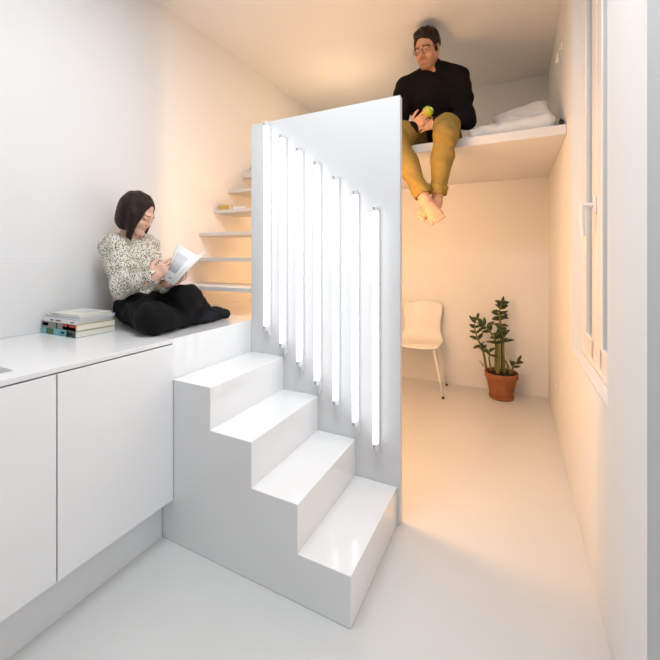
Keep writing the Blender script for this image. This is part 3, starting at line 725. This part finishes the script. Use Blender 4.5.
# ------------------------------------------------------------------ the woman on the worktop
def woman():
    t = thing('person', (-1.80, 1.33, .89), 'woman in speckled blouse and black trousers reading, her back against the left wall', 'person')
    hc = (-1.815, 1.300, 1.487); HR = frame((.82, .34, -.46)); hs = .88
    shR, shL = (-1.885, 1.225, 1.300), (-1.865, 1.400, 1.306)
    elR, elL = (-1.755, 1.180, 1.100), (-1.72, 1.385, 1.085)
    wrR, wrL = (-1.566, 1.194, 1.148), (-1.575, 1.275, 1.108)
    hipR, hipL = (-1.85, 1.300, .985), (-1.85, 1.40, .985)
    knR, knL = (-1.49, 1.150, .963), (-1.485, 1.335, 1.040)
    anR, anL = (-1.525, 1.415, .930), (-1.545, 1.520, .930)
    b = Field((-2.03, 1.02, .88), (-1.38, 1.75, 1.64), .0035)
    P = head(b, hc, HR, hs, True)
    b.cone(P(-.03, 0, -.05), (-1.875, 1.297, 1.33), .043, .045, .03)
    b.cone((-1.885, 1.297, 1.25), (-1.875, 1.33, 1.0), .085, .09, .04); b.cone(shR, shL, .04, .04, .04)
    for s, e, w in ((shR, elR, wrR), (shL, elL, wrL)): b.chain([s, e, w], [.036, .031, .021], .02)
    for h, k, a in ((hipR, knR, anR), (hipL, knL, anL)): b.chain([h, k, a], [.065, .045, .03], .02)
    b.cone(anR, (-1.497, 1.525, .917), .026, .02, .01); b.cone(anL, (-1.50, 1.63, .917), .026, .02, .01)
    hand(b, wrR, (.55, .52, .60), (-.68, .72, -.05), 1, .88, curls=[(12, 22, 18), (26, 38, 25), (34, 44, 30), (40, 48, 30)], thumb_curl=.35)
    hand(b, wrL, (.86, .36, .22), (-.15, -.2, .95), 1, .9, curls=[(10, 25, 20), (12, 25, 20), (14, 28, 20), (16, 28, 20)], thumb_curl=.3)
    base, lip = srgb(228, 184, 162)[:3], srgb(204, 136, 122)[:3]
    b.mesh('body', M['skin'], t, lambda V: head_tint(V, hc, HR, hs, base, lip, srgb(96, 66, 52)[:3], None, False, bt=.0026))
    # blouse
    f = Field((-2.028, 1.03, .92), (-1.5, 1.55, 1.42), .004)
    f.cone((-1.88, 1.345, 1.0), (-1.885, 1.31, 1.21), .108, .10, .05); f.cone(shR, shL, .056, .056, .05)
    f.cone((-1.885, 1.23, 1.285), (-1.88, 1.365, 1.29), .068, .068, .04)
    for q in (shR, shL): f.cone((-1.876, 1.30, 1.352), (q[0], q[1], q[2] + .012), .046, .05, .04)
    f.ell((-1.85, 1.305, 1.2), (.105, .125, .10), None, .05)
    f.ell((-1.84, 1.345, 1.025), (.125, .122, .075), None, .05)
    f.chain([shR, sub(shR, elR, .5), elR, wrR], [.054, .052, .050, .040], .03); f.chain([shL, sub(shL, elL, .5), elL, wrL], [.054, .052, .050, .034], .03)
    f.ell((-1.862, 1.297, 1.385), (.055, .085, .035), None, .012, True)
    for w, e in ((wrR, elR), (wrL, elL)):
        d = nrm(np.array(e) - np.array(w)); f.cone(np.array(w) - d * .05, np.array(w) + d * .012, .026, .026, .004, True)
    f.wrinkle(.0055, noisefn(34, .3)); f.wrinkle(.0035, lambda x, y, z: np.sin(80 * x - 60 * z + 3 * np.sin(30 * y)))
    f.plane((1, 0, 0), -2.024)
    f.mesh('blouse', M['blouse'], t)
    # trousers
    f = Field((-2.028, 0.98, .87), (-1.36, 1.62, 1.18), .004)
    f.ell((-1.875, 1.362, .975), (.12, .138, .10), None, .04)
    f.chain([hipR, knR, anR], [.086, .070, .047], .03); f.chain([hipL, knL, anL], [.086, .068, .046], .03)
    f.wrinkle(.004, noisefn(30, .9)); f.wrinkle(.0025, lambda x, y, z: np.sin(70 * y + 50 * x + 3 * np.sin(25 * z)))
    f.plane((0, 0, 1), .8907); f.plane((1, 0, 0), -2.024)
    f.mesh('trousers', M['blacktrousers'], t)
    for a, q in ((anR, (-1.492, 1.525, .919)), (anL, (-1.495, 1.628, .921))):
        f = Field((-1.66, 1.34, .87), (-1.40, 1.72, 1.02), .0035)
        m = sub(a, q, .5); f.chain([a, (m[0], m[1], m[2] + .004), q], [.040, .036, .028], .02); f.ell((a[0] - .015, a[1] + .0, .92), (.032, .03, .028), None, .02)
        f.plane((0, 0, 1), .8907); f.wrinkle(.001, noisefn(70, 1)); f.mesh('sock', M['sock'], t)
    # bob hair
    f = Field(np.array(hc) - .19, np.array(hc) + .19, .0035)
    E = lambda p, r, k=.02, cut=False: f.ell(P(*p), [x * hs for x in r], HR, k, cut)
    E((-.016, 0, .035), (.104, .087, .097), .03); E((-.018, 0, -.045), (.088, .092, .10), .04)
    for q in (-1, 1): f.cone(P(.035, q * .076, .0), P(.062, q * .062, -.165), .026, .014, .03)
    E((.10, 0, -.04), (.070, .053, .135), .008, True)
    E((-.0, 0, .0), (.088, .066, .085), .004, True)
    f.cone(P(-.02, 0, -.05), P(-.03, 0, -.22), .05, .055, .01, True)
    n = HR @ np.array((.30, 0, 1)); n /= np.linalg.norm(n)
    f.wrinkle(.0016, lambda x, y, z: np.sin(120 * (x * .5 + y)) + .6 * np.sin(210 * (y - .4 * x)))
    f.plane(tuple(n), float(n @ P(0, 0, -.128)))
    f.mesh('hair', M['hair_w'], t)
    bw = np.array(wrL); d = nrm(np.array(elL) - bw); o1 = np.cross(d, (0, 0, 1)); o1 /= np.linalg.norm(o1); o2 = np.cross(d, o1)
    obj('bracelet', tube([tuple(bw + (o1 * math.cos(a) + o2 * math.sin(a)) * .0265 - d * .004) for a in [2 * PI * i / 20 for i in range(20)]], .005, 8, closed=True), M['black'], t, True)
    # open magazine in her hands: near half faces the room with its cover, far half behind
    FB, FT, SB, ST = (-1.530, 1.232, 1.150), (-1.525, 1.318, 1.318), (-1.430, 1.200, 1.122), (-1.425, 1.352, 1.255)
    bk = thing('magazine', (-1.47, 1.27, 1.12), 'open white magazine in the hands of the reading woman', 'magazine')
    FB, FT, SB, ST = [Vector(p) for p in (FB, FT, SB, ST)]
    GB, GT = SB + Vector((-.075, .130, .03)), ST + Vector((-.075, .130, .022))
    def leafsheet(A0, A1, B0, B1, off, bow, inset=0, u0=0, u1=1, v0=0, v1=1, thick=.0012):
        g = bmesh.new(); N = 12; n = (A1 - A0).cross(B0 - A0).normalized(); rows = []
        for s in (0, 1):
            r2 = []
            for i in range(N + 1):
                u = u0 + (u1 - u0) * i / N; w = off + bow * math.sin(PI * u) + s * thick
                r2.append([g.verts.new((A0.lerp(B0, u)).lerp(A1.lerp(B1, u), v) + n * w) for v in (v0, v1)])
            rows.append(r2)
        for i in range(N):
            for s in (0, 1): g.faces.new((rows[s][i][0], rows[s][i][1], rows[s][i + 1][1], rows[s][i + 1][0]))
            for v in (0, 1): g.faces.new((rows[0][i][v], rows[1][i][v], rows[1][i + 1][v], rows[0][i + 1][v]))
        for i in (0, N): g.faces.new((rows[0][i][0], rows[0][i][1], rows[1][i][1], rows[1][i][0]))
        return g
    n = (FT - FB).cross(SB - FB).normalized()
    sgn = 1 if n.dot(Vector((1.47, -1.27, 0))) > 0 else -1
    cov = obj('cover', leafsheet(FB, FT, SB, ST, 0, sgn * .010), M['cover_w'], bk, True)
    obj('cover_picture', leafsheet(FB, FT, SB, ST, sgn * .0016, sgn * .010, u0=.24, u1=.80, v0=.28, v1=.80, thick=.0006 * sgn), M['grey'], cov, True)
    obj('cover_print', leafsheet(FB, FT, SB, ST, sgn * .0016, sgn * .010, u0=.62, u1=.80, v0=.10, v1=.14, thick=.0006 * sgn), lg, cov, True)
    obj('page_block', leafsheet(FB, FT, SB, ST, -sgn * .006, sgn * .008, thick=.0045), M['page'], bk, True)
    obj('back_cover', leafsheet(SB, ST, GB, GT, 0, sgn * .006), M['cover_w'], bk, True)
    fp = obj('page_block', leafsheet(SB, ST, GB, GT, -sgn * .006, sgn * .006, thick=.0045), M['page'], bk, True)
woman()

# ------------------------------------------------------------------ light, camera
def area(name, loc, rot, sx, sy, e, col):
    l = bpy.data.lights.new(name, 'AREA'); l.shape = 'RECTANGLE'; l.size = sx; l.size_y = sy; l.energy = e; l.color = col
    o = bpy.data.objects.new(name, l); C.objects.link(o); o.location = loc; o.rotation_euler = rot
area('ceiling_fill', (-.62, .74, 2.840), (0, 0, 0), 1.2, .55, 27, (.915, .96, 1))  # added cool fill out of view above the near room, no fitting there
area('window_fill', (XR - .003, .66, 1.34), (0, PI / 2, 0), 2.5, .78, 4.6, (.90, .955, 1))  # added fill inside the window_2 opening, brightens doors, risers and left wall
w = bpy.data.worlds.new('dusk'); S.world = w; w.use_nodes = True
w.node_tree.nodes['Background'].inputs['Color'].default_value = (.85, .87, .90, 1)
w.node_tree.nodes['Background'].inputs['Strength'].default_value = .18
cam = bpy.data.cameras.new('camera'); co = bpy.data.objects.new('camera', cam); C.objects.link(co)
co.location = (0, 0, 1.25); co.rotation_euler = (PI / 2, 0, math.radians(26.674))
cam.sensor_width = 36; cam.sensor_fit = 'HORIZONTAL'; cam.lens = 367.25 / 660 * 36; cam.shift_y = -73 / 660; cam.clip_start = .02
S.camera = co
S.view_settings.view_transform = 'Standard'; S.view_settings.look = 'None'; S.view_settings.gamma = 1; S.view_settings.use_curve_mapping = False
S.view_settings.exposure = .1
